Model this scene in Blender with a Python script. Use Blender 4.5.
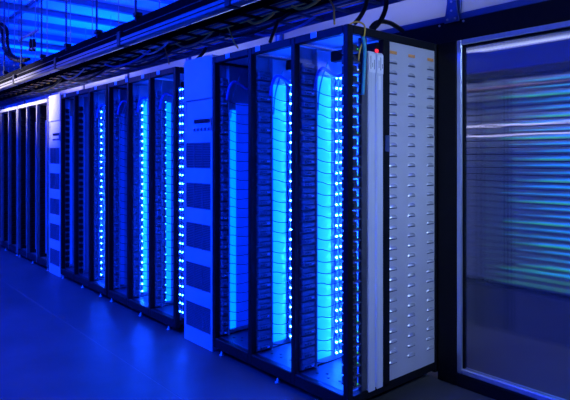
import bpy, math, random
from mathutils import Vector

random.seed(7)
for o in list(bpy.data.objects):
    bpy.data.objects.remove(o, do_unlink=True)
scene = bpy.context.scene
COL = scene.collection

# ---------------------------------------------------------------- camera
# X runs along the rack row (far end at -X), Y into the row, Z up; the lens stands 1.5 m above the floor
F = 550.0
YAW = math.radians(49.4)
CX, HY = 285.0, 156.5
cam_d = bpy.data.cameras.new('camera')
cam_d.sensor_width = 36.0
cam_d.lens = F / 570.0 * 36.0
cam_d.shift_y = -(200.0 - HY) / 570.0
cam_d.clip_start = 0.02
cam = bpy.data.objects.new('camera', cam_d)
cam.location = (0, 0, 1.5)
cam.rotation_euler = (math.pi / 2, 0, YAW)
COL.objects.link(cam)
scene.camera = cam
DX, DY = -math.sin(YAW), math.cos(YAW)
RX, RY = math.cos(YAW), math.sin(YAW)


def ray(px):
    u = (px - CX) / F
    return DX + u * RX, DY + u * RY


def X_at(px, Y):                      # pixel column -> X on the plane Y
    a, b = ray(px)
    return a / b * Y


def Y_at(px, X):                      # pixel column -> Y on the plane X
    a, b = ray(px)
    return b / a * X


def P(px, py, Y):                     # pixel -> point on the plane Y
    a, b = ray(px)
    t = Y / b
    return Vector((a * t, Y, 1.5 + (HY - py) / F * t))


# ---------------------------------------------------------------- world, exposure, large lights
w = bpy.data.worlds.new('world')
scene.world = w
w.use_nodes = True
w.node_tree.nodes['Background'].inputs[0].default_value = (0.0, 0.02, 0.6, 1)
w.node_tree.nodes['Background'].inputs[1].default_value = 0.02
vs = scene.view_settings
vs.view_transform = 'Standard'
vs.look = 'None'
vs.gamma = 1.0
vs.exposure = 0.0
vs.use_curve_mapping = False

BLUE = (0.0, 0.03, 1.0)
WHITE = (0.55, 0.60, 1.0)
WARM = (1.0, 0.86, 0.62)


def area(name, loc, sx, sy, power, color, rot, spread=180):
    l = bpy.data.lights.new(name, 'AREA')
    l.shape = 'RECTANGLE'
    l.size, l.size_y = sx, sy
    l.energy = power
    l.color = color
    l.spread = math.radians(spread)
    o = bpy.data.objects.new(name, l)
    o.location = loc
    o.rotation_euler = rot
    COL.objects.link(o)
    return o


# ---------------------------------------------------------------- materials
MATS = {}


def mat(name, color, rough=0.5, metal=0.0, noise=0.0, scale=12.0, emit=None, es=0.0, bump=0.0, coat=0.0, stretch=(1, 1, 1)):
    m = bpy.data.materials.new(name)
    m.use_nodes = True
    nt = m.node_tree
    b = nt.nodes['Principled BSDF']
    b.inputs['Base Color'].default_value = (*color, 1)
    b.inputs['Roughness'].default_value = rough
    b.inputs['Metallic'].default_value = metal
    b.inputs['Coat Weight'].default_value = coat
    if noise or bump:
        tc = nt.nodes.new('ShaderNodeTexCoord')
        mp = nt.nodes.new('ShaderNodeMapping')
        mp.inputs['Scale'].default_value = stretch
        nz = nt.nodes.new('ShaderNodeTexNoise')
        nz.inputs['Scale'].default_value = scale
        nz.inputs['Detail'].default_value = 4
        nt.links.new(tc.outputs['Object'], mp.inputs['Vector'])
        nt.links.new(mp.outputs['Vector'], nz.inputs['Vector'])
        if noise:
            cr = nt.nodes.new('ShaderNodeValToRGB')
            cr.color_ramp.elements[0].position = 0.3
            cr.color_ramp.elements[1].position = 0.7
            cr.color_ramp.elements[0].color = (*[c * (1 - noise) for c in color], 1)
            cr.color_ramp.elements[1].color = (*[min(1, c * (1 + noise)) for c in color], 1)
            nt.links.new(nz.outputs['Fac'], cr.inputs['Fac'])
            nt.links.new(cr.outputs['Color'], b.inputs['Base Color'])
        if bump:
            bp = nt.nodes.new('ShaderNodeBump')
            bp.inputs['Strength'].default_value = bump
            bp.inputs['Distance'].default_value = 0.002
            nt.links.new(nz.outputs['Fac'], bp.inputs['Height'])
            nt.links.new(bp.outputs['Normal'], b.inputs['Normal'])
    if emit:
        b.inputs['Emission Color'].default_value = (*emit, 1)
        b.inputs['Emission Strength'].default_value = es
    MATS[name] = m
    return m


mat('black_metal', (0.007, 0.008, 0.012), 0.42, 0.0, 0.25, 30)
mat('black_frame', (0.004, 0.004, 0.006), 0.5, 0.0, 0.2, 20)
mat('rack_grey', (0.10, 0.11, 0.14), 0.45, 0.3, 0.15, 14)
mat('frame_grey', (0.16, 0.16, 0.17), 0.4, 0.2, 0.15, 14)
mat('chassis', (0.30, 0.32, 0.38), 0.45, 0.2, 0.2, 40)
mat('port', (0.12, 0.13, 0.18), 0.45, 0.3, 0.1, 60)
mat('divider', (0.45, 0.47, 0.52), 0.5, 0.1, 0.1, 9)
mat('white_sheet', (0.62, 0.64, 0.68), 0.38, 0.0, 0.05, 7)
mat('end_panel', (0.60, 0.59, 0.62), 0.42, 0.15, 0.05, 5, bump=0.05)
mat('louver_metal', (0.66, 0.66, 0.70), 0.3, 0.5, 0.05, 30)
mat('louver_dark', (0.10, 0.11, 0.16), 0.5, 0.0, 0.1, 30)
mat('orange_glint_strip', (0.85, 0.36, 0.10), 0.5, 0.0, 0.2, 90)
mat('aluminium', (0.62, 0.66, 0.74), 0.36, 0.75, 0.06, 6, stretch=(8, 8, 0.5))
mat('galvanised', (0.40, 0.42, 0.46), 0.42, 0.6, 0.15, 20)
mat('wireway_dark', (0.006, 0.0065, 0.009), 0.9, 0.0, 0.2, 9)
mat('blue_paint', (0.05, 0.08, 0.20), 0.4, 0.1, 0.08, 20)
mat('cabinet', (0.66, 0.68, 0.74), 0.42, 0.0, 0.04, 6)
mat('grille', (0.16, 0.17, 0.22), 0.45, 0.2, 0.1, 40)
mat('grille_dark', (0.02, 0.02, 0.03), 0.6, 0.0, 0.1, 40)
mat('display', (0.01, 0.012, 0.02), 0.2, 0.0, 0.1, 40)
mat('label_card', (0.95, 0.95, 0.95), 0.55, 0.0, 0.03, 60)
mat('label_ink', (0.16, 0.17, 0.22), 0.6, 0.0, 0.05, 60)
mat('tag_card', (0.55, 0.80, 0.92), 0.5, 0.0, 0.03, 60)
mat('rubber', (0.012, 0.012, 0.014), 0.5, 0.0, 0.2, 40)
mat('yellow_cable', (0.95, 0.55, 0.05), 0.5, 0.0, 0.1, 30)
mat('teal_cable', (0.03, 0.42, 0.55), 0.5, 0.0, 0.1, 30)
mat('blue_cable', (0.10, 0.22, 0.75), 0.45, 0.0, 0.1, 30)
mat('dark_cable', (0.03, 0.035, 0.06), 0.5, 0.0, 0.1, 30)
mat('white_cable', (0.85, 0.85, 0.86), 0.45, 0.0, 0.03, 30)
mat('grey_cable', (0.35, 0.36, 0.40), 0.45, 0.0, 0.1, 30)
mat('orange_cable', (0.65, 0.30, 0.10), 0.5, 0.0, 0.1, 30)
mat('floor', (0.066, 0.066, 0.072), 0.42, 0.0, 0.28, 1.6, bump=0.08)
mat('joint', (0.125, 0.125, 0.13), 0.6, 0.0, 0.1, 20)
mat('ceiling', (0.72, 0.74, 0.80), 0.7, 0.0, 0.12, 0.9)
mat('beam', (0.17, 0.18, 0.22), 0.5, 0.1, 0.1, 4)
mat('wall', (0.42, 0.44, 0.50), 0.6, 0.0, 0.08, 1.4)
mat('poly_panel', (0.45, 0.45, 0.46), 0.3, 0.0, 0.12, 3.0, stretch=(1, 1, 5))
mat('red_led', (0.3, 0.0, 0.0), 0.4, emit=(1.0, 0.03, 0.06), es=1.5)
mat('green_led', (0.0, 0.2, 0.0), 0.4, emit=(0.10, 1.0, 0.10), es=0.8)
mat('yellow_led', (0.3, 0.3, 0.0), 0.4, emit=(0.8, 1.0, 0.15), es=1.2)
mat('lamp_housing', (0.6, 0.62, 0.66), 0.4, 0.3, 0.05, 12)
mat('fill_blue', (0.5, 0.5, 0.6), 0.4, emit=BLUE, es=4.0)
mat('lamp_white', (0.8, 0.8, 0.8), 0.4, emit=WHITE, es=4.0)
mat('lamp_soft', (0.8, 0.8, 0.8), 0.4, emit=WHITE, es=0.35)
mat('lamp_warm', (0.8, 0.8, 0.8), 0.4, emit=WARM, es=4.0)
mat('trunking', (0.13, 0.135, 0.15), 0.4, 0.3, 0.1, 9)
MATS['floor'].node_tree.nodes['Principled BSDF'].inputs['Specular IOR Level'].default_value = 0.3
mat('wireway_ridge', (0.03, 0.03, 0.033), 0.5, 0.0, 0.1, 9)
mat('copper', (0.20, 0.115, 0.085), 0.5, 0.2, 0.1, 9)
mat('tray_dark', (0.035, 0.037, 0.045), 0.5, 0.1, 0.1, 30)
mat('strip_metal', (0.78, 0.80, 0.82), 0.4, 0.15, 0.05, 6, stretch=(8, 8, 0.5))
for k_ in ('black_frame', 'black_metal', 'wireway_dark', 'rubber'):
    MATS[k_].node_tree.nodes['Principled BSDF'].inputs['Specular IOR Level'].default_value = 0.0 if k_ == 'wireway_dark' else 0.18
mat('glow_line_white', (0.8, 0.8, 0.85), 0.4, emit=(0.75, 0.68, 1.0), es=0.8)  # emission added to make the white lines behind the door show
mat('rear_blue', (0.2, 0.3, 0.6), 0.4, emit=(0.0, 0.22, 1.0), es=0.9)
mat('rear_cyan', (0.2, 0.5, 0.6), 0.4, emit=(0.02, 0.55, 0.9), es=0.45)
mat('rear_dim', (0.1, 0.2, 0.6), 0.4, emit=(0.0, 0.15, 1.0), es=0.35)
mat('rear_green', (0.2, 0.5, 0.2), 0.4, emit=(0.08, 0.9, 0.25), es=0.4)


def glow(strength):                    # emissive sheet that stands in for LED light on the bay wall
    k = 'glow_%.2f' % strength
    return MATS.get(k) or mat(k, (0.42, 0.52, 0.70), 0.4, emit=(0.0, 0.085 if strength > .4 else 0.025, 1.0), es=strength * 2.6)


def ledm(strength):
    k = 'led_%.1f' % strength
    return MATS.get(k) or mat(k, (0.5, 0.6, 0.8), 0.3, emit=(0.004, 0.055, 1.0), es=strength * 36)


# translucent upper panels: light from the hot aisle shows through
m = MATS['poly_panel']
nt = m.node_tree
b = nt.nodes['Principled BSDF']
tr = nt.nodes.new('ShaderNodeBsdfTranslucent')
tr.inputs['Color'].default_value = (0.72, 0.76, 0.86, 1)
mx = nt.nodes.new('ShaderNodeMixShader')
mx.inputs[0].default_value = 0.72
nt.links.new(b.outputs[0], mx.inputs[1])
nt.links.new(tr.outputs[0], mx.inputs[2])
nt.links.new(mx.outputs[0], nt.nodes['Material Output'].inputs['Surface'])

# clear fluted plastic
m = bpy.data.materials.new('fluted_plastic')
m.use_nodes = True
b = m.node_tree.nodes['Principled BSDF']
b.inputs['Base Color'].default_value = (0.86, 0.92, 1.0, 1)
b.inputs['Roughness'].default_value = 0.02
b.inputs['IOR'].default_value = 1.45
b.inputs['Transmission Weight'].default_value = 0.965
MATS['fluted_plastic'] = m


# ---------------------------------------------------------------- mesh helpers
BOXF = [(0, 3, 2, 1), (4, 5, 6, 7), (0, 1, 5, 4), (1, 2, 6, 5), (2, 3, 7, 6), (3, 0, 4, 7)]


class MB:
    def __init__(s):
        s.v, s.f, s.sm = [], [], []

    def box(s, x0, x1, y0, y1, z0, z1):
        n = len(s.v)
        s.v += [(x0, y0, z0), (x1, y0, z0), (x1, y1, z0), (x0, y1, z0), (x0, y0, z1), (x1, y0, z1), (x1, y1, z1), (x0, y1, z1)]
        s.f += [tuple(n + i for i in q) for q in BOXF]
        s.sm += [False] * 6
        return s

    def bbox(s, x0, x1, y0, y1, z0, z1, c=0.004):
        """box with chamfered vertical edges and top/bottom rims"""
        c = min(c, (x1 - x0) * .4, (y1 - y0) * .4, (z1 - z0) * .4)
        rings = []
        for z, ins in ((z0, c), (z0 + c, 0), (z1 - c, 0), (z1, c)):
            a0, a1, b0, b1 = x0 + ins, x1 - ins, y0 + ins, y1 - ins
            rings.append([(a0 + c, b0, z), (a1 - c, b0, z), (a1, b0 + c, z), (a1, b1 - c, z), (a1 - c, b1, z), (a0 + c, b1, z), (a0, b1 - c, z), (a0, b0 + c, z)])
        n = len(s.v)
        for r in rings:
            s.v += r
        for k in range(3):
            for i in range(8):
                j = (i + 1) % 8
                s.f.append((n + k * 8 + i, n + k * 8 + j, n + k * 8 + 8 + j, n + k * 8 + 8 + i))
                s.sm.append(False)
        s.f += [tuple(n + i for i in range(7, -1, -1)), tuple(n + 24 + i for i in range(8))]
        s.sm += [False, False]
        return s

    def tube(s, pts, r, seg=6):
        pts = [Vector(p) for p in pts]
        n0 = len(s.v)
        up = Vector((0, 0, 1))
        for i, p in enumerate(pts):
            t = (pts[min(i + 1, len(pts) - 1)] - pts[max(i - 1, 0)]).normalized()
            a = t.cross(up)
            if a.length < 0.05:
                a = t.cross(Vector((1, 0, 0)))
            a.normalize()
            c = a.cross(t)
            for k in range(seg):
                an = 2 * math.pi * k / seg
                s.v.append(tuple(p + a * (math.cos(an) * r) + c * (math.sin(an) * r)))
        for i in range(len(pts) - 1):
            for k in range(seg):
                k2 = (k + 1) % seg
                s.f.append((n0 + i * seg + k, n0 + i * seg + k2, n0 + (i + 1) * seg + k2, n0 + (i + 1) * seg + k))
                s.sm.append(True)
        s.f += [tuple(n0 + k for k in range(seg - 1, -1, -1)), tuple(n0 + (len(pts) - 1) * seg + k for k in range(seg))]
        s.sm += [False, False]
        return s

    def lathe(s, c, prof, seg=12, axis='z'):
        n0 = len(s.v)
        for r, h in prof:
            for k in range(seg):
                an = 2 * math.pi * k / seg
                a, b2 = math.cos(an) * r, math.sin(an) * r
                q = (a, b2, h) if axis == 'z' else ((h, a, b2) if axis == 'x' else (b2, h, a))
                s.v.append((c[0] + q[0], c[1] + q[1], c[2] + q[2]))
        for i in range(len(prof) - 1):
            for k in range(seg):
                k2 = (k + 1) % seg
                s.f.append((n0 + i * seg + k, n0 + i * seg + k2, n0 + (i + 1) * seg + k2, n0 + (i + 1) * seg + k))
                s.sm.append(True)
        s.f += [tuple(n0 + k for k in range(seg - 1, -1, -1)), tuple(n0 + (len(prof) - 1) * seg + k for k in range(seg))]
        s.sm += [False, False]
        return s

    def mesh(s, name, material):
        me = bpy.data.meshes.new(name)
        me.from_pydata(s.v, [], s.f)
        me.polygons.foreach_set('use_smooth', s.sm)
        me.materials.append(MATS[material] if isinstance(material, str) else material)
        me.update()
        return me

    def build(s, name, material, parent=None, loc=(0, 0, 0)):
        return put(name, s.mesh(name, material), parent, loc)


def put(name, me, parent=None, loc=(0, 0, 0), rot=None):
    o = bpy.data.objects.new(name, me)
    COL.objects.link(o)
    o.location = loc
    if rot:
        o.rotation_euler = rot
    if parent is not None:
        o.parent = parent
    return o


def tag(o, label, cat, group=None, kind=None):
    o['label'] = label
    o['category'] = cat
    if group:
        o['group'] = group
    if kind:
        o['kind'] = kind
    return o


def thing(name, label, cat, loc=(0, 0, 0), group=None):
    return tag(put(name, None, None, loc), label, cat, group)


def struct(o, label=None, cat=None):
    o['kind'] = 'structure'
    if label:
        o['label'] = label
        o['category'] = cat
    return o


def copy_tree(o, parent=None):
    c = o.copy()
    COL.objects.link(c)
    c.parent = parent
    for ch in list(o.children):
        copy_tree(ch, c)
    return c


def smooth_path(pts, n=6):
    """Catmull-Rom through points"""
    pts = [Vector(p) for p in pts]
    q = [pts[0] * 2 - pts[1]] + pts + [pts[-1] * 2 - pts[-2]]
    out = []
    for i in range(1, len(q) - 2):
        for k in range(n):
            t = k / n
            a, b2, c, d = q[i - 1], q[i], q[i + 1], q[i + 2]
            out.append(0.5 * ((2 * b2) + (c - a) * t + (2 * a - 5 * b2 + 4 * c - d) * t * t + (3 * b2 - a - 3 * c + d) * t ** 3))
    out.append(pts[-1])
    return out


# ================================================================ THE SETTING
YF = 2.316            # front plane of the rack row
YW = 3.22             # plane of the containment wall and its door
XL, XR, YB, YE, ZC = -22.0, 4.0, -4.0, 12.0, 4.62

fl = MB().box(XL, XR, YB, YE, -0.12, -0.0008).build('floor', 'joint')
struct(fl, 'dark polished concrete floor of the server hall', 'floor')
for (y0, y1) in ((YB, 1.726), (1.734, YE)):
    MB().box(XL, XR, y0, y1, -0.06, 0.0).build('floor_slab', 'floor', fl)
ce = struct(MB().box(XL, XR, YB, YE, ZC, ZC + 0.1).build('ceiling', 'ceiling'), 'blue lit ceiling with steel cross beams', 'ceiling')
bm_ = MB()
bm_.box(-0.05, 0.05, YB, YE, 0.0, 0.012).box(-0.006, 0.006, YB, YE, 0.012, 0.118).box(-0.05, 0.05, YB, YE, 0.118, 0.13)
beam_me = bm_.mesh('beam', 'beam')
for k in range(17):
    put('beam', beam_me, ce, (-0.9 - 1.25 * k, 0, 4.49))
pur = MB().box(XL, XR, -0.03, 0.03, 0, 0.05).mesh('purlin', 'beam')
for y in (-1.0, 1.2, 3.4, 5.6, 7.8):
    put('purlin', pur, ce, (0, y, 4.57))
struct(MB().box(XL - 0.1, XL, YB, YE, 0, ZC).build('wall_far', 'wall'), 'far end wall of the hall', 'wall')
struct(MB().box(XR, XR + 0.1, YB, YE, 0, ZC).build('wall_near', 'wall'), 'near end wall of the hall', 'wall')
struct(MB().box(XL, XR, YB - 0.1, YB, 0, ZC).build('wall_aisle', 'wall'), 'side wall of the cold aisle', 'wall')
struct(MB().box(XL, XR, YE, YE + 0.1, 0, ZC).build('wall_back', 'wall'), 'back wall beyond the hot aisle', 'wall')

# containment wall above the racks: header and pale plastic panels between uprights
cw = MB().box(-14, 3.0, YW + 0.02, YW + 0.09, 2.262, 2.405).build('wall_containment', 'black_frame')
struct(cw, 'black header with pale upper panels over the rack row', 'wall')
edges = [-13.6 + 1.62 * k for k in range(7)] + [-2.06, -0.44, 1.18, 2.8]
for a, c in zip(edges[:-1], edges[1:]):
    p_ = MB().bbox(a + 0.05, c - 0.05, YW + 0.045, YW + 0.06, 2.45, 3.2, 0.003).build('upper_panel', 'poly_panel', cw)
    fr = MB()
    fr.bbox(a + 0.022, c - 0.022, YW + 0.03, YW + 0.075, 2.407, 2.452)
    fr.bbox(a + 0.022, c - 0.022, YW + 0.03, YW + 0.075, 3.2, 3.24)
    fr.bbox(a + 0.022, a + 0.052, YW + 0.03, YW + 0.075, 2.45, 3.2)
    fr.bbox(c - 0.052, c - 0.022, YW + 0.03, YW + 0.075, 2.45, 3.2)
    fr.build('panel_frame', 'blue_paint', cw)
for a in edges:
    b_ = MB().bbox(a - 0.02, a + 0.02, YW + 0.02, YW + 0.06, 2.40, 3.25)
    b_.build('upright', 'galvanised', cw)
    # gusset bracket bolted to the header
    n = MB()
    n.v = [(a - .055, YW + .016, 2.395), (a + .055, YW + .016, 2.395), (a + .028, YW + .016, 2.56), (a - .028, YW + .016, 2.56),
           (a - .055, YW + .004, 2.395), (a + .055, YW + .004, 2.395), (a + .028, YW + .004, 2.56), (a - .028, YW + .004, 2.56)]
    n.f = [tuple(q) for q in BOXF]
    n.sm = [False] * 6
    g = n.build('bracket', 'blue_paint', cw)
    bl = MB()
    for dx, dz in ((-.09, 2.385), (.09, 2.385), (-.03, 2.415), (.03, 2.415), (0, 2.47), (0, 2.53)):
        bl.lathe((a + dx, YW + .004, dz), [(.008, 0), (.008, -.005), (.005, -.008)], 8, 'y')
    bl.build('bolts', 'galvanised', g)

# hot aisle door: black jamb and kick plate, aluminium frame, fluted pane
DX0, DX1 = -2.0, -0.62
door = struct(put('door_1', None, None, (0, 0, 0)), 'fluted clear plastic door in an aluminium frame beside the racks', 'door')
MB().bbox(-2.145, DX0, YW - 0.03, YW + 0.09, 0, 2.262).build('jamb', 'black_frame', door)
MB().bbox(DX1, DX1 + 0.14, YW - 0.03, YW + 0.09, 0, 2.262).build('jamb', 'black_frame', door)
MB().bbox(DX0, DX1, YW - 0.03, YW + 0.06, 0, 0.085).build('kick_plate', 'black_frame', door)
fz0, fz1, fw = 0.087, 2.258, 0.034
MB().bbox(DX0, DX0 + fw, YW - 0.028, YW + 0.03, fz0, fz1).build('stile', 'aluminium', door)
MB().bbox(DX1 - fw, DX1, YW - 0.028, YW + 0.03, fz0, fz1).build('stile', 'aluminium', door)
MB().bbox(DX0 + fw, DX1 - fw, YW - 0.028, YW + 0.03, fz1 - fw, fz1).build('rail', 'aluminium', door)
MB().bbox(DX0 + fw, DX1 - fw, YW - 0.028, YW + 0.03, fz0, fz0 + fw).build('rail', 'aluminium', door)
gk = MB()
gk.box(DX0 + fw, DX0 + fw + .012, YW - .012, YW + .02, fz0 + fw, fz1 - fw)
gk.box(DX0 + fw, DX1 - fw, YW - .012, YW + .02, fz1 - fw - .014, fz1 - fw)
gk.build('gasket', 'black_frame', door)
pane = MB()
x0, x1, z0, z1 = DX0 + fw + .001, DX1 - fw - .001, fz0 + fw, fz1 - fw
nfl, sub = 150, 8
N = nfl * sub
ph = 0.0
zs = [z0, z1]
for i in range(N + 1):
    x = x0 + (x1 - x0) * i / N
    yf = YW - 0.004 - 0.00026 * math.cos(2 * math.pi * i / sub)
    pane.v += [(x, yf, z0), (x, yf, z1)]
for i in range(N):
    a = 2 * i
    pane.f.append((a, a + 2, a + 3, a + 1))
    pane.sm.append(True)
nb = len(pane.v)                       # rear sheet and edges keep their own corners, so the flutes alone bend the light
pane.v += [(x0, YW - .0037, z0), (x1, YW - .0037, z0), (x1, YW + .004, z0), (x0, YW + .004, z0), (x0, YW - .0037, z1), (x1, YW - .0037, z1), (x1, YW + .004, z1), (x0, YW + .004, z1)]
for q in BOXF:
    if q != (0, 1, 5, 4):
        pane.f.append(tuple(nb + t for t in q))
        pane.sm.append(False)
pane.build('pane', 'fluted_plastic', door)

# ================================================================ LAMPS OF THE HALL AND ADDED FILL
# blue strip luminaires are added fill, one whitish luminaire by the door, a warm one far down the aisle
def luminaire(label, loc, length, color, lamp_mat, down, up, spread=180, group=None, along='x'):
    r = thing('strip_luminaire', label, 'lamp', loc, group)
    hl = length / 2
    if along == 'x':
        MB().bbox(-hl, hl, -.05, .05, .0, .05).build('housing', 'lamp_housing', r)
        MB().bbox(-hl + .03, hl - .03, -.035, .035, *((-.012, .0) if down else (.05, .058))).build('diffuser', lamp_mat, r)
        sx, sy = length - .4, .1
    else:
        MB().bbox(-.05, .05, -hl, hl, .0, .05).build('housing', 'lamp_housing', r)
        MB().bbox(-.035, .035, -hl + .03, hl - .03, -.012, .0).build('diffuser', lamp_mat, r)
        sx, sy = .1, length - .4
    rods = ((-hl + .01, 0), (hl - .01, 0)) if along == 'x' else ((0, -hl + .01), (0, hl - .01))
    for dx, dy in rods:
        MB().tube([(dx, dy, .05), (dx, dy, ZC - loc[2])], .006).build('hanger_rod', 'galvanised', r)
    if down:
        l = area('lamp_light', (0, 0, -.02), sx, sy, down, color, (0, 0, 0), spread)
        l.parent = r
    if up:
        l = area('lamp_light', (0, 0, .06), sx, sy, up, color, (math.pi, 0, 0))
        l.parent = r


for k, x in enumerate((-3.4, -6.6, -9.8, -13.0)):  # unseen fill lamps, added to turn the aisle and ceiling blue
    luminaire('added blue fill lamp over the cold aisle, number %s from the door end' % ('one two three four'.split()[k]),
              (x, -0.8, 3.45), 1.5, BLUE, 'fill_blue', 270, 480, 180, 'added blue aisle fill')
fd = thing('floodlight', 'white floodlight hung from the ceiling, aimed at the louvered rack end', 'lamp', (1.1, 2.3, 2.9))
aim = (Vector((-2.15, 3.0, 1.25)) - Vector((1.1, 2.3, 2.9))).to_track_quat('-Z', 'Y').to_euler()
put('housing', MB().bbox(-.32, .32, -.2, .2, .0, .08, .01).mesh('housing', 'lamp_housing'), fd, (0, 0, 0), aim)
put('lens', MB().bbox(-.29, .29, -.17, .17, -.01, 0, .004).mesh('lens', 'lamp_white'), fd, (0, 0, 0), aim)
MB().tube([(0, 0, .06), (0, 0, ZC - 2.9)], .012).build('hanger_rod', 'galvanised', fd)
l = area('lamp_light', (0, 0, 0), .58, .34, 16, (0.36, 0.55, 1.0), aim, 76)
l.location = Vector((-2.15, 3.0, 1.25)) * 0 + (Vector((-2.15, 3.0, 1.25)) - Vector((1.1, 2.3, 2.9))).normalized() * .02
l.parent = fd
wp, wt = Vector((-9.0, 0.55, 2.95)), Vector((-8.6, 2.3, 2.42))
fd = thing('floodlight', 'warm white floodlight hung in the cold aisle, aimed at the far rack tops', 'lamp', wp)
aim = (wt - wp).to_track_quat('-Z', 'Y').to_euler()
put('housing', MB().bbox(-1.25, 1.25, -.06, .06, .0, .07, .01).mesh('housing', 'lamp_housing'), fd, (0, 0, 0), aim)
put('lens', MB().bbox(-1.2, 1.2, -.045, .045, -.01, 0, .004).mesh('lens', 'lamp_warm'), fd, (0, 0, 0), aim)
for dx in (-1, 1):
    MB().tube([(dx, 0, .05), (dx, 0, ZC - wp.z)], .01).build('hanger_rod', 'galvanised', fd)
l = area('lamp_light', (wt - wp).normalized() * .02, 2.3, .08, 42, WARM, aim, 36)
l.parent = fd
for k, x in enumerate((-8.2, -12.5, -16.8)):  # uplights added out of sight to brighten the ceiling
    luminaire('added blue fill lamp over the hot aisle, number %s from the door end' % ('one two three'.split()[k]),
              (x, 5.0, 3.15), 1.5, BLUE, 'fill_blue', 0, 480, 180, 'added blue hot aisle fill')
luminaire('white strip lamp hung low over the hot aisle behind the clear door', (-1.9, 4.12, 2.38), 1.5, WHITE, 'lamp_soft', 0.3, 0, 180)
luminaire('added blue fill lamp over the hot aisle near the clear door', (-0.75, 4.05, 2.7), 1.5, BLUE, 'fill_blue', 12, 0, 180)  # added to tint the space behind the pane blue
for k, x in enumerate((-2.4, -4.9, -7.4)):
    luminaire('white strip lamp behind the upper panels, number %s from the door end' % ('one two three'.split()[k]),
              (x, 3.85, 3.4), 1.5, (0.75, 0.8, 1.0), 'lamp_white', 15, 0, 180, 'white hot aisle lamps')

# ================================================================ RACKS
PITCH, NROW, Z0 = 0.0732, 27, 0.135
BAY, PW, PD = 0.4567, 0.04, 0.045
RW = 3 * BAY + PW     # 1.41
RD = 0.90
RZ0, RZ1 = 0.046, 2.26

_post = MB().bbox(0, PW, 0, PD, RZ0, RZ1, .004).mesh('post', 'black_metal')
_postg = MB().bbox(0, PW, 0, PD, RZ0, RZ1, .004).mesh('post', 'frame_grey')
_foot = MB().lathe((0, 0, 0), [(.022, 0), (.022, .006), (.009, .010), (.009, .05)], 10).mesh('leveling_foot', 'galvanised')
_rail = MB().bbox(PW, BAY, 0, PD, 0, .05, .004).mesh('top_rail', 'black_metal')
_railg = MB().bbox(PW, BAY, 0, PD, 0, .05, .004).mesh('top_rail', 'galvanised')
_brail = MB().bbox(PW, BAY, 0, PD, 0, .074, .004).mesh('bottom_rail', 'black_metal')
_srail = MB().bbox(0, PW, PD, RD - PD, 0, .05, .004).mesh('side_rail', 'black_metal')
tb = MB().bbox(PW + .001, BAY - .001, PD, RD - PD, .105, .12, .003)
_tray = tb.mesh('base_tray', 'rack_grey')
_hole = MB().lathe((0, 0, .120), [(.011, 0), (.011, .0015), (.006, .0016)], 10).mesh('hole_disc', 'rubber')  # dark disc laid on the tray where a hole would be
_top = MB().bbox(PW, BAY, PD, RD - PD, 2.222, 2.236, .003).mesh('top_panel', 'white_sheet')
_cross = MB().bbox(PW + .02, BAY, .30, .35, 2.13, 2.2, .004).mesh('cross_beam', 'black_metal')
_div = MB().bbox(.012, .028, PD + .002, RD - PD, .122, 2.205, .003).mesh('divider_panel', 'divider')
_div_shaded = MB().bbox(.012, .028, PD + .002, RD - PD, .122, 2.205, .003).mesh('divider_panel', 'black_metal')  # black copy for the far racks, their dim interior put into the colour
_back = MB().bbox(.03, BAY, .50, .515, .122, 2.205, .003).mesh('back_panel', 'divider')
_led = MB().lathe((0, 0, 0), [(.0035, -.0075), (.0068, -.004), (.008, 0), (.0068, .004), (.0035, .0075)], 8, 'z').mesh('led', ledm(40))
_tagm = MB().bbox(-.026, .026, -.006, 0, -.016, .020, .002).mesh('rack_tag', 'tag_card')


X1, X2, X3, X4, X5 = -3.56, -5.53, -6.97, -8.87, -10.30
ONES = 'zeroth first second third fourth fifth sixth seventh eighth ninth tenth eleventh twelfth thirteenth fourteenth fifteenth sixteenth seventeenth eighteenth nineteenth'.split()


def ordinal(n):                       # 1 -> first ... 39
    if n < 20:
        return ONES[n]
    t = 'twent' if n < 30 else 'thirt'
    return t + 'ieth' if n % 10 == 0 else t + 'y-' + ONES[n % 10]


def server_kind(d):
    """one slim server module, d deep, with a port block and a sagging patch cable"""
    ch = MB()
    ch.bbox(.029, .060, .052, d, 0, .028, .003)
    ch.bbox(.029, .057, .052, d, .032, .062, .003)
    ch.box(.060, .066, .056, .061, .004, .043)
    ch.box(.057, .062, .052 + (d - .052) * .4, d - .004, .052, .058)
    ch_me = ch.mesh('chassis', 'chassis')
    po = MB()
    q = (d - .075) / 4
    for i in range(3):
        po.box(.060, .0645, .068 + i * q, .068 + i * q + q * .6, .008, .019)
    po_me = po.mesh('port_block', 'port')
    cbs = []
    for v in range(3):
        r = random.Random(v)
        dz = [.012 * r.random() for _ in range(4)]
        pts = [(.0752, d + .004, .03), (.0765, d + .05, .026 - dz[0]), (.0765, d + .11, .018 - dz[1]), (.0765, .36, .016 - dz[2]), (.0765, .43, .02)]
        cbs.append(MB().tube(smooth_path(pts, 4), .0026, 5).mesh('patch_cable', 'rubber'))
    li = MB().box(.0642, .0652, d - .032, d - .029, .012, .016).box(.0642, .0652, d - .022, d - .019, .012, .016)
    li_me = li.mesh('status_light', ledm(0.1))
    return ch_me, po_me, cbs, li_me


SRV = {}


def server(x, z, label, group, k, d):
    if d not in SRV:
        SRV[d] = server_kind(d)
    V = SRV[d]
    r = thing('server_module', label, 'server', (x, YF, z), group)
    put('chassis', V[0], r)
    put('port_block', V[1], r)
    if k < NROW - 2:
        put('patch_cable', V[2][(k * 7) % 3], r)
    if (k * 5) % 3 == 0:
        put('status_light', V[3], r)


rest = []          # server modules of the farthest bays


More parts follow.
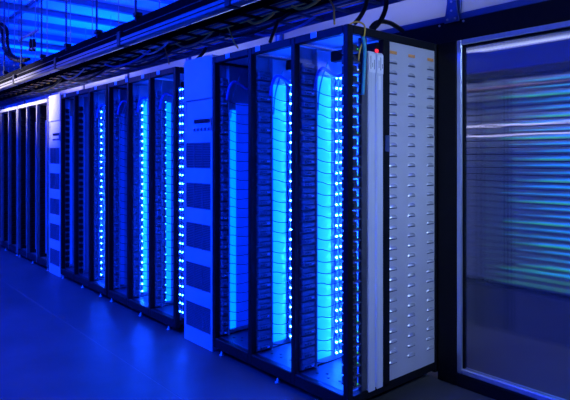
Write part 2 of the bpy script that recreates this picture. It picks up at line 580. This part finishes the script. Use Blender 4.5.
def led_strip(parent, x, y, z0, z1, n, strength, facing=1, sc=.62):
    s = MB().bbox(x - .004, x + .004, y - .008, y + .008, z0 - .02, z1 + .02, .002).build('led_strip', 'rack_grey', parent)
    me = _led.copy()
    me.materials[0] = ledm(strength)
    for k in range(n):
        z = z0 + (z1 - z0) * k / max(1, n - 1)
        l = put('led', me, s, (x + .010 * facing, y, z))
        l.scale = (sc, sc, sc)


def rack(label, X0, cfg, tags, feet, srv_labels, d=.160):
    r = thing('server_rack', label, 'server rack', (X0, YF, 0), 'open server racks in the row')
    lit = bool(srv_labels[2])
    for k in range(4):
        put('post', _post if srv_labels[2] else _postg, r, (k * BAY, 0, 0))
        put('post', _post, r, (k * BAY, RD - PD, 0))
        if k in (0, 3):
            put('side_rail', _srail, r, (k * BAY, 0, RZ1 - .05))
            put('side_rail', _srail, r, (k * BAY, 0, RZ0 + .02))
    for fx in feet:
        put('leveling_foot', _foot, r, (fx - X0, .024, 0))
        put('leveling_foot', _foot, r, (fx - X0, RD - .024, 0))
    for k in range(3):
        bx = k * BAY
        put('top_rail', _rail if srv_labels[2] else _railg, r, (bx, 0, RZ1 - .05))
        put('top_rail', _rail, r, (bx, RD - PD, RZ1 - .05))
        put('bottom_rail', _brail, r, (bx, 0, RZ0))
        put('bottom_rail', _brail, r, (bx, RD - PD, RZ0))
        t = put('base_tray', _tray, r, (bx, 0, 0))
        if X0 == X1:
            for hx, hy in ((.12, .12), (.17, .16), (.22, .12), (.30, .22), (.30, .14)):
                put('hole_disc', _hole, t, (hx, hy, 0))
        put('top_panel', _top, r, (bx, 0, 0))
        put('cross_beam', _cross, r, (bx, 0, 0))
        put('divider_panel', _div if lit else _div_shaded, r, (bx, 0, 0))
        if lit:
            put('back_panel', _back, r, (bx, 0, 0))
        c = cfg[k]
        dk = c.get('d', d)
        xw = bx + .028
        for (y0, y1, s, zt) in c.get('glow', ()):
            MB().bbox(xw + .001, xw + .006, y0 - YF, y1 - YF, .16, zt, .002).build('painted_glow_sheet', glow(s), r)  # LED light on the divider, put in as the sheet's own emission
        for (y, s, n, zt) in c.get('leds', ()):
            led_strip(r, xw + .026, y - YF, Z0 + .045, zt, n, s)
        for j in range(NROW):
            z = Z0 + j * PITCH
            if srv_labels[k]:
                server(X0 + bx, z, '%s server module from the bottom in %s' % (ordinal(j + 1), srv_labels[k]), 'server modules in ' + srv_labels[k], j, dk)
            else:
                rest.append((X0 + bx, z))
        MB().bbox(bx + .029, bx + .071, dk + .003, dk + .013, .125, 2.2, .002).build('module_rail', 'divider' if lit else 'black_metal', r)  # far rails go black with the dividers, shade put into the colour
        if srv_labels[k]:
            xo = bx + .075
            pts = [(xo, dk - .02, 1.93), (xo + .005, dk + .0, 2.03), (xo + .01, dk + .04, 2.075), (xo + .01, dk + .10, 2.06), (xo + .005, dk + .17, 2.035), (xo, dk + .24, 2.06), (xo, dk + .28, 2.12)]
            MB().tube(smooth_path(pts, 5), .011, 8).build('feeder_cable', 'blue_cable', r)
            pts = [(xo - .02, dk + .03, 1.80), (xo - .015, dk + .035, 1.92), (xo - .01, dk + .06, 2.02), (xo, dk + .10, 2.12)]
            MB().tube(smooth_path(pts, 5), .005, 6).build('feeder_cable', 'teal_cable', r)
    for tx in tags:
        put('rack_tag', _tagm, r, (tx - X0, 0, RZ1 - .022))
    return r


def yy(X0, k, px):
    return Y_at(px, X0 + k * BAY + .034)


def feet_from(px):
    return [X_at(p, YF + .024) for p in px]


S1 = '%s bay of the nearest rack'
S2 = '%s bay of the second rack'
S3 = '%s bay of the third rack'
# nearest rack
cfg1 = [dict(glow=[(yy(X1, 0, 229.5), yy(X1, 0, 236), 1.5, 1.86), (yy(X1, 0, 236.05), yy(X1, 0, 250), .22, 1.92)], d=.105),
        dict(glow=[(yy(X1, 1, 271), yy(X1, 1, 286), 1.6, 2.02)], leds=[(yy(X1, 1, 288), 55, NROW, 2.03)]),
        dict(glow=[(yy(X1, 2, 315), yy(X1, 2, 331), 1.9, 2.03)], leds=[(yy(X1, 2, 333.5), 65, NROW, 2.03), (yy(X1, 2, 337.5), 40, NROW, 2.03)])]
r1 = rack('nearest open black server rack with bright cyan glowing bays and louvered end panel', X1, cfg1,
          [X_at(228, YF), X_at(258, YF), X_at(314, YF)], feet_from((222, 278)) + [-2.25], [S1 % a for a in ('the left', 'the middle', 'the right')])
cfg2 = [dict(glow=[(yy(X2, 0, 120), yy(X2, 0, 124.5), .15, 1.95)]),
        dict(glow=[(yy(X2, 1, 143.4), yy(X2, 1, 147), 1.7, 2.05)], leds=[(yy(X2, 1, 141), 50, NROW, 2.0)]),
        dict(glow=[(yy(X2, 2, 166), yy(X2, 2, 171), 1.7, 2.0)], leds=[(yy(X2, 2, 164.2), 1.5, NROW, 2.0)])]
r2 = rack('open black server rack with dotted lights, directly left of the tall vented cabinet', X2, cfg2,
          [X_at(p, YF) for p in (116, 127, 143, 158.5)], feet_from((112, 141, 169)), [S2 % a for a in ('the left', 'the middle', 'the right')], .096)
cfg3 = [dict(glow=[(yy(X3, 0, 70), yy(X3, 0, 72), .35, 2.0)]),
        dict(glow=[(yy(X3, 1, 82.5), yy(X3, 1, 85), .14, 2.0)]),
        dict(leds=[(yy(X3, 2, 100.3), 35, NROW, 2.0)])]
r3 = rack('third open black server rack with a single white dotted light column', X3, cfg3,
          [X_at(p, YF) for p in (65, 78, 96)], feet_from((63.5, 83, 101)), [None, None, S3 % 'the right'], .086)
cfg4 = [dict(glow=[(2.43, 2.46, .12, 2.0)]), dict(glow=[(2.43, 2.46, .12, 2.0)]), dict(glow=[(2.43, 2.46, .15, 2.0)])]
r4 = rack('unlit black server rack beyond the far vented cabinet', X4, cfg4, [], [X4 + .06, X4 + .7, X4 + RW - .06], [None] * 3)
r5 = rack('farthest dark server rack at the left picture edge', X5, cfg4, [], [X5 + .06, X5 + .7, X5 + RW - .06], [None] * 3)

MB().bbox(RW + .004, RW + .026, .02, .05, .12, 2.1, .003).build('painted_glow_sheet', glow(.6), r4)  # emissive strip, cyan glow in the gap put into the material
# remaining far server modules
mm = MB()
for (x, z) in rest:
    mm.box(x + .029, x + .062, YF + .052, YF + .10, z, z + .047)
    mm.box(x + .062, x + .067, YF + .066, YF + .092, z + .008, z + .019)
o = mm.build('server_modules', 'black_metal')  # near-black, so the shade of the far bays sits in the colour
tag(o, 'small dark server modules stacked in the far racks', 'servers', None, 'stuff')

# twin light column in the gap between second rack and cabinet
for px in (180.2, 182.6):
    led_strip(r2, X_at(px, YF + .02) - X2 - .01, .02, .2, 2.06, NROW, 18)

# -------- end face of the nearest rack
XE = X1 + RW           # -2.15
ex = RW                # in rack space
# end column of trays seen through the open side
ey = lambda px: Y_at(px, XE) - YF
ch = MB()
ch.bbox(-.10, -.008, .050, .118, 0, .012, .002)
ch.box(-.10, -.03, .055, .110, .012, .048)
ch.box(-.03, -.010, .062, .080, .012, .034)
chm = ch.mesh('chassis', 'tray_dark')
lip = MB().bbox(-.012, -.003, .048, .120, -.002, .006, .002).mesh('front_lip', 'blue_paint')
dot = MB().box(-.0095, -.007, .088, .094, .016, .023).mesh('status_light', 'green_led')
doty = MB().box(-.0095, -.007, .092, .100, .018, .024).mesh('status_light', 'yellow_led')
for j in range(33):
    z = Z0 + .02 + j * .061
    r = thing('power_tray', '%s narrow power tray from the bottom at the open corner of the nearest rack' % ordinal(j + 1), 'power supply', (XE, YF, z), 'power trays at the corner of the nearest rack')
    put('chassis', chm, r)
    put('front_lip', lip, r)
    if j % 3 != 1:
        put('status_light', doty if j == 30 else dot, r)
MB().bbox(ex - .035, ex - .002, ey(362.3), ey(367.6), .12, 2.2, .004).build('end_upright', 'rack_grey', r1)
for (a, c) in ((368, 375.4), (376.2, 383)):
    MB().bbox(ex - .03, ex + .004, ey(a), ey(c), .10, 2.125, .006).build('cover_strip', 'strip_metal', r1)
MB().bbox(ex - PW, ex, ey(383.4), ey(390), .09, 2.215, .004).build('middle_post', 'black_metal', r1)
ypa, ypb = ey(390.3), ey(437.3)
ep = MB().bbox(ex - .018, ex - .006, ypa, ypb, .112, 2.212, .004).build('end_panel', 'end_panel', r1)
# stickers on the two strips
for i, (a, c) in enumerate(((368.4, 375), (376.6, 382.7))):
    s = MB().box(ex + .0042, ex + .005, ey(a), ey(c), 2.0, 2.112).build('sticker', 'label_card', r1)
    ink = MB()
    for q in range(3):
        y_ = ey(a) + .014 + q * .016
        ink.box(ex + .0051, ex + .0054, y_, y_ + .005, 2.02 + .012 * ((q + i) % 2), 2.098 - .02 * ((q * 2 + i) % 3))
    ink.build('print_marks', 'label_ink', s)
MB().box(ex + .0042, ex + .005, ey(377.8), ey(380.2), 1.90, 1.985).build('sticker', 'label_card', r1)
MB().bbox(ex - .022, ex - .012, ey(377.5), ey(380.3), 2.130, 2.150, .003).build('indicator_light', 'red_led', r1)
MB().bbox(ex, ex + .012, ey(384.6), ey(388.6), 1.53, 1.63, .004).build('latch', 'blue_paint', r1)
# pressed louvers: half-lens hoods with a dark slot
NS = 8
lv = MB()
L2, H, D = .040, .017, .010
pv = []
for i in range(NS + 1):
    a = -1 + 2 * i / NS
    k = max(0, 1 - a * a) ** .5
    y = a * L2
    pv.append(((0, y, 0.0), (D * k, y, -.001), (D * .85 * k, y, H * .45 * k), (0, y, H * k)))
for q in pv:
    lv.v += list(q)
for i in range(NS):
    for j in range(1, 3):
        lv.f.append((4 * i + j, 4 * i + 4 + j, 4 * i + 5 + j, 4 * i + 1 + j))
        lv.sm.append(True)
lvm = lv.mesh('louver', 'louver_metal')
sl = MB()
sl.box(.0002, .0012, -L2 * .93, L2 * .93, -.009, .001)
slm = sl.mesh('slot', 'louver_dark')
op = MB().bbox(0, .003, -.034, .034, -.010, .010, .001).mesh('orange_glint_strip', 'orange_glint_strip')  # orange light reflected on the top louver row, painted as flat strips
colY = [ey(394.0), ey(412.3), ey(431.0)]
for ci, cy in enumerate(colY):
    zt = 2.145
    put('orange_glint_strip', op, ep, (ex - .006, cy, zt))
    for j in range(31):
        z = zt - .062 - j * .0642
        if z < .16:
            break
        l = put('louver', lvm, ep, (ex - .006, cy, z))
        s = put('slot', slm, ep, (ex - .006, cy, z))
# cables looping out of the top corner
yc = put('patch_cable', MB().tube(smooth_path([(ex - .06, .05, 2.262), (ex - .03, .10, 2.29), (ex + .0, .14, 2.27), (ex + .006, .13, 2.20), (ex - .004, .105, 2.12), (ex - .01, .10, 2.06)], 6), .0055, 6).mesh('patch_cable', 'yellow_cable'), r1)
MB().tube(smooth_path([(ex + .008, .118, 2.20), (ex + .012, .13, 2.12), (ex + .013, .124, 2.04), (ex + .012, .118, 1.94), (ex + .011, .112, 1.86)], 6), .011, 6).build('patch_cable', 'teal_cable', r1)

# ================================================================ TALL VENTED CABINETS
def cabinet(label, Xa, Xb):
    W = Xb - Xa
    r = thing('vented_cabinet', label, 'cabinet', (Xa, 2.325, 0), 'tall vented cabinets between racks')
    bd = MB().bbox(0, W, 0.012, 0.88, 0, 2.285, .008).build('body', 'cabinet', r)
    # front skin made of frame bands round recessed grilles
    gx0, gx1 = .022, W - .024
    tops = [1.61 - .322 * k for k in range(5)]
    bands = []
    zprev = 1.70
    sk = MB()
    for t in tops:
        sk.box(gx0, gx1, 0, .012, t, zprev)
        zprev = t - .203
    sk.box(gx0, gx1, 0, .012, .0, zprev)
    sk.box(0, gx0, 0, .012, 0, 1.945)
    sk.box(gx1, W, 0, .012, 0, 1.945)
    sk.build('front_panel', 'cabinet', r)
    MB().bbox(0, W, -.004, .012, 1.952, 2.285, .004).build('upper_panel', 'cabinet', r)
    MB().box(gx0, gx1, .008, .012, 1.70, 1.945).build('control_panel', 'cabinet', r)
    MB().bbox(.15, W - .036, .0, .008, 1.765, 1.795, .002).build('display', 'display', r)
    for q in range(5):
        x = .14 + q * .052
        bt = MB().bbox(x, x + .022, -.002, .008, 1.702, 1.728, .003).build('button', 'grille', r)
        MB().box(x + .003, x + .019, -.006, -.002, 1.722, 1.727).build('button_cap', 'label_card', bt)
    for t in tops:
        g = MB().box(gx0, gx1, .010, .0118, t - .203, t).build('grille', 'grille_dark', r)
        s = MB()
        n = 15
        for q in range(n):
            z = t - .203 + (q + .25) * .203 / n
            s.box(gx0, gx1, .002, .0098, z, z + .0062)
        for q in range(1, 3):
            x = gx0 + (gx1 - gx0) * q / 3
            s.box(x - .003, x + .003, .001, .0098, t - .203, t)
        so = s.build('grille_slats', 'grille', g)
        so['kind'] = 'stuff'
    MB().bbox(W - .016, W - .006, -.012, 0, 1.70, 1.80, .003).build('latch', 'galvanised', r)
    return r


cabinet('tall pale vented cabinet with small dark display, beside the nearest rack', -3.99, -3.57)
cabinet('far tall vented cabinet between the third rack and the unlit rack', -7.43, -7.0)

# ================================================================ OVERHEAD WIREWAY AND LADDER TRAYS
XA, XB = -13.5, -0.9
ww = thing('cable_wireway', 'long dark steel wireway hung above the front of the racks', 'cable tray', (0, 0, 0))
LY = 2.15
seg = 1.74
x = XA
k = 0
while x < XB:
    xb = min(XB, x + seg)
    MB().bbox(x + .002, xb - .002, LY, LY + .15, 2.58, 2.715, .004).build('channel', 'wireway_dark', ww)
    MB().bbox(x + .002, xb - .002, LY - .006, LY, 2.635, 2.643, .002).build('ridge', 'wireway_ridge', ww)
    MB().bbox(x + .002, xb - .002, LY - .035, LY + .04, 2.512, 2.578, .006).build('trunking', 'trunking', ww)
    MB().bbox(x + .002, xb - .002, LY - .038, LY - .034, 2.540, 2.548, .002).build('seam_strip', 'wireway_dark', ww)
    MB().bbox(x - .035, x + .035, LY - .042, LY + .05, 2.507, 2.64, .005).build('clamp', 'black_metal', ww)
    x = xb
    k += 1
for k in range(12):
    hx = -3.61 - .87 * k + .87 * 3
    if hx < XA:
        break
    MB().tube([(hx, LY - .02, 2.68), (hx, LY - .02, ZC)], .011, 6).build('hanger_rod', 'blue_paint', ww)
    MB().bbox(hx - .03, hx + .03, LY - .036, LY + .03, 2.715, 2.755, .004).build('hanger_clip', 'black_metal', ww)


def ladder(label, y0, y1, z, mrail):
    r = thing('ladder_tray', label, 'cable tray', (0, 0, 0), 'ladder cable trays above the racks')
    for y in (y0, y1):
        m_ = MB()
        m_.bbox(XA, XB, y - .004, y + .004, z, z + .05, .002)
        MB.bbox(m_, XA, XB, y - .015, y + .015, z + .046, z + .052, .002)
        m_.build('side_rail', mrail, r)
    rg = MB().bbox(-.014, .014, y0 + .004, y1 - .004, z + .010, z + .028, .004).mesh('rung', mrail)
    x = XB - .15
    while x > XA:
        put('rung', rg, r, (x, 0, 0))
        x -= .28
    x = XB - .6
    while x > XA:
        MB().tube([(x, y1, z + .05), (x, y1, ZC)], .006, 6).build('hanger_rod', 'galvanised', r)
        x -= 1.74
    return r


ladder('front ladder cable tray holding yellow and black cables above the racks', 2.36, 2.62, 2.53, 'wireway_dark')
ladder('rear ladder cable tray against the pale upper panels', 2.66, 2.96, 2.53, 'blue_paint')

rnd = random.Random(3)
names = {'yellow_cable': 'yellow', 'dark_cable': 'black', 'blue_cable': 'blue', 'orange_cable': 'orange', 'grey_cable': 'grey'}
seq = [('dark_cable', 2.40, .016), ('yellow_cable', 2.44, .007), ('dark_cable', 2.475, .014), ('orange_cable', 2.50, .007), ('grey_cable', 2.53, .010), ('dark_cable', 2.565, .015), ('yellow_cable', 2.595, .006),
       ('blue_cable', 2.69, .010), ('dark_cable', 2.73, .016), ('grey_cable', 2.77, .012), ('dark_cable', 2.82, .016), ('orange_cable', 2.855, .007), ('blue_cable', 2.89, .010), ('dark_cable', 2.93, .013)]
place = ['nearest the aisle', 'second', 'third', 'fourth', 'fifth', 'sixth', 'seventh', 'eighth', 'ninth', 'tenth', 'eleventh', 'twelfth', 'thirteenth', 'nearest the pale panels']
for i, (m_, y, r_) in enumerate(seq):
    r_ *= .8
    pts = []
    x = XB - .05
    while x > XA + .1:
        pts.append((x, y + rnd.uniform(-.002, .002), 2.559 + r_ + rnd.uniform(0, .006)))
        x -= .45
    o = MB().tube(smooth_path(pts, 3), r_, 6).build('data_cable', m_)
    tag(o, '%s cable lying along the %s ladder tray, %s%s counted from the aisle' % (names[m_], 'front' if y < 2.64 else 'rear', place[i], '' if i in (0, 13) else ' cable'), 'cable', 'cables in the ladder trays')

# cables that drop from trays onto the racks
def drop(label, material, r_, pts, name='drop_cable'):
    o = MB().tube(smooth_path(pts, 6), r_, 8).build(name, material)
    tag(o, label, 'cable', 'cables dropping onto the racks')


drop('yellow cable hanging from the tray onto the top of the nearest rack', 'yellow_cable', .0065,
     [P(327, -6, 2.62), P(331, 2, 2.60), P(333.8, 8, 2.55), P(334, 16, 2.5), P(334.5, 24, 2.45)])
drop('yellow cable hanging above the middle post of the nearest rack', 'yellow_cable', .006,
     [P(228, 28, 2.5), P(231, 34, 2.46), P(234, 42, 2.42), P(238, 48, 2.4)])
drop('thin pale cable hanging above the second rack', 'orange_cable', .006,
     [P(164, 46, 2.5), P(166, 52, 2.47), P(168, 58, 2.44), P(169, 64, 2.42)])
drop('black cable rising from the nearest rack to the tray beside the corner post', 'rubber', .014,
     [P(355, 23, 2.5), P(360, 17, 2.56), P(364, 10, 2.6), P(366, 4, 2.64), P(368, -6, 2.70)])
drop('black cable slanting above the nearest rack top rail', 'rubber', .012,
     [P(270, 42, 2.42), P(273, 34, 2.46), P(276, 26, 2.5), P(278, 20, 2.52)])
drop('black cable slanting above the second rack top rail', 'rubber', .014,
     [P(185, 66, 2.42), P(196, 60, 2.44), P(203, 53, 2.5), P(206, 48, 2.54)])
drop('thick black cable dropping from the tray to the louvered end of the nearest rack', 'rubber', .016,
     [P(386, -6, 2.86), P(386, 6, 2.84), P(383, 16, 2.82), P(378, 24, 2.80), P(374, 28.5, 2.76)])
drop('thick black cable arching over the louvered end of the nearest rack', 'rubber', .016,
     [P(371, 28, 2.76), P(375, 23.5, 2.80), P(382, 21.5, 2.88), P(390, 23, 2.98), P(397, 27, 3.08), P(403, 31.5, 3.15)])

def sag(label, material, r_, px0, px1, y, z, depth, n=7):
    xa, xb = X_at(px0, y), X_at(px1, y)
    pts = [(xa + (xb - xa) * k / (n - 1), y + .01 * math.sin(k * .9), z - depth * math.sin(math.pi * k / (n - 1)) ** .7) for k in range(n)]
    pts[0] = (pts[0][0], y, z + .012)
    pts[-1] = (pts[-1][0], y, z + .012)
    o = MB().tube(smooth_path(pts, 5), r_, 6).build('sagging_cable', material)
    tag(o, label, 'cable', 'cables sagging below the ladder trays')


sag('thick yellow cable sagging below the front tray over the nearest rack', 'yellow_cable', .011, 248, 274, 2.50, 2.515, .02)
sag('yellow cable sagging below the front tray near the picture top', 'yellow_cable', .010, 292, 322, 2.48, 2.515, .025)
sag('black cable sagging below the trays over the nearest rack', 'rubber', .012, 220, 290, 2.58, 2.51, .05)
sag('blue cable sagging below the rear tray over the nearest rack', 'blue_cable', .010, 255, 315, 2.80, 2.515, .04)
sag('orange cable sagging below the front tray over the tall cabinet', 'orange_cable', .008, 176, 212, 2.50, 2.51, .04)
sag('black cable bunch sagging below the trays over the second rack', 'rubber', .014, 120, 175, 2.56, 2.51, .07)
sag('blue cable sagging below the front tray over the second rack', 'blue_cable', .010, 105, 150, 2.46, 2.51, .05)
sag('black cable sagging below the trays over the third rack', 'rubber', .014, 66, 110, 2.50, 2.51, .08)
sag('white cable sagging below the front tray over the third rack', 'white_cable', .009, 62, 84, 2.40, 2.51, .05)
sag('black cable sagging below the trays over the far vented cabinet', 'rubber', .016, 30, 62, 2.46, 2.51, .08)
sag('white cable sagging below the front tray over the second rack', 'white_cable', .008, 140, 168, 2.41, 2.51, .04)

# corrugated hoses that come down onto the far wireway
def hose(label, pts, r_):
    o = MB()
    path = smooth_path(pts, 10)
    o.tube(path, r_, 8)
    for i in range(0, len(path) - 1, 2):
        d_ = (path[i + 1] - path[i]).normalized() * .010
        o.tube([path[i], path[i] + d_], r_ * 1.22, 8)
    tag(o.build('corrugated_hose', 'rubber'), label, 'hose', 'corrugated hoses over the far racks')


hose('left of two black corrugated hoses curving down to the wireway', [P(-8, 24, LY + .03), P(-1, 27, LY + .03), P(2.5, 33, LY + .03), P(3.5, 45, LY + .03), P(7, 54, LY + .03), P(15, 60, LY + .03), P(26, 60.5, LY + .03)], .024)
hose('right of two black corrugated hoses curving down to the wireway', [P(-4, 22, LY + .12), P(3, 25, LY + .12), P(7, 31, LY + .12), P(7.5, 44, LY + .12), P(11, 54, LY + .12), P(19, 59, LY + .12), P(29, 59, LY + .12)], .024)
# short strut with two dark clips in front of the beams
sr = thing('hanging_strut', 'short grey strut with dark clips hanging above the far wireway', 'bracket', (0, 0, 0))
a, c = P(19, 40.5, 2.3), P(38, 30, 2.3)
MB().tube([a, c], .018, 8).build('bar', 'grey_cable', sr)
MB().tube([a, a + Vector((0, 0, ZC - a.z))], .007, 6).build('hanger_rod', 'blue_paint', sr)
MB().tube([c, c + Vector((0, 0, ZC - c.z))], .007, 6).build('hanger_rod', 'blue_paint', sr)
for px in (30.8, 34):
    q = P(px, 39, 2.3)
    MB().bbox(q.x - .02, q.x + .02, q.y - .02, q.y + .02, q.z - .17, q.z, .004).build('clip', 'black_metal', sr)
    MB().tube([q, (q.x, q.y, a.z + (c.z - a.z) * (q.x - a.x) / (c.x - a.x))], .006, 6).build('clip_rod', 'black_metal', sr)
q1, q2 = P(27, 50.2, 2.3), P(35, 48, 2.3)
MB().tube([q1, q2], .015, 6).build('foot_bar', 'grey_cable', sr)

# ================================================================ HOT AISLE BEHIND THE DOOR
YH = 4.5
def rear_rack(label, X0, Wd, lit):
    r = thing('server_rack', label, 'server rack', (X0, YH, 0), 'racks across the hot aisle')
    MB().bbox(0, Wd, .06, .8, .04, 2.25, .005).build('body', 'black_metal', r)
    for x in (0, Wd - .045):
        MB().bbox(x, x + .045, 0, .06, .0, 2.25, .004).build('post', 'black_metal', r)
    MB().bbox(.045, Wd - .045, 0, .06, 2.19, 2.25, .004).build('top_rail', 'black_metal', r)
    MB().bbox(.045, Wd - .045, 0, .06, .0, .36, .004).build('kick_panel', 'rack_grey', r)
    g = 'server units of the %s rack behind the door' % ('lit' if lit else 'dim')
    ch = MB().bbox(.05, Wd - .05, 0, .075, 0, .05, .003).mesh('chassis', 'chassis')
    n = 30
    for j in range(n):
        z = .42 + j * .058
        s = thing('server_unit', '%s server unit from the bottom in the %s rack behind the clear door' % (ordinal(j + 1), 'brightly lit' if lit else 'dim'), 'server', (X0, YH - .02, z), g)
        put('chassis', ch, s)
        rr = random.Random(j + (100 if lit else 0))
        bl, cy, gr = MB(), MB(), MB()
        if lit:
            gr.box(.062, .080, -.006, 0, .018, .030)
            a0 = .16 + .18 * rr.random()
            if j < 3:
                gr.box(.14, 1.1, -.006, 0, .021, .025)
            elif j % 3 == 0:
                gr.box(a0, a0 + rr.uniform(.35, .6), -.006, 0, .006, .014)
            if j >= 2:
                cy.box(a0, 1.3, -.006, 0, .016, .025)
                bl.box(a0 + rr.uniform(.15, .4), 1.3, -.006, 0, .025, .036)
        else:
            nx = .5 + .3 * rr.random()
            while nx < Wd - .06:
                bl.box(nx, nx + .012, -.006, 0, .021, .028)
                nx += rr.uniform(.2, .5)
        for mb, mt in ((bl, 'rear_blue' if lit else 'rear_dim'), (cy, 'rear_cyan'), (gr, 'rear_green')):
            if mb.v:
                mb.build('status_lights', mt, s)


rear_rack('dark rack across the hot aisle, left edge of the clear door', -3.90, 1.44, False)
rear_rack('rack with rows of blue and green lights behind the clear door', -2.44, 1.44, True)
for z, y in ((1.765, 4.40), (1.682, 4.38)):
    pts = []
    x = -3.7
    while x < -0.9:
        pts.append((x, y, z + rnd.uniform(-.016, .016)))
        x += .15
    r = thing('glowing_line', '%s of two thin white lines with added glow strung along the racks behind the door' % ('upper' if z > 1.7 else 'lower'), 'light rope', (0, 0, 0), 'white lines behind the door')
    MB().tube(smooth_path(pts, 4), .0065, 6).build('rope', 'glow_line_white', r)
    for x in (-3.6, -2.6, -1.6):
        MB().bbox(x - .01, x + .01, y - .014, YH - .026, z - .03, z - .012, .002).build('clip', 'grille', r)
o = MB().tube([(-3.9, 4.42, 2.08), (-0.9, 4.42, 2.08)], .018, 8).build('copper_pipe', 'copper')
tag(o, 'brownish pipe running high along the hot aisle behind the door', 'pipe')
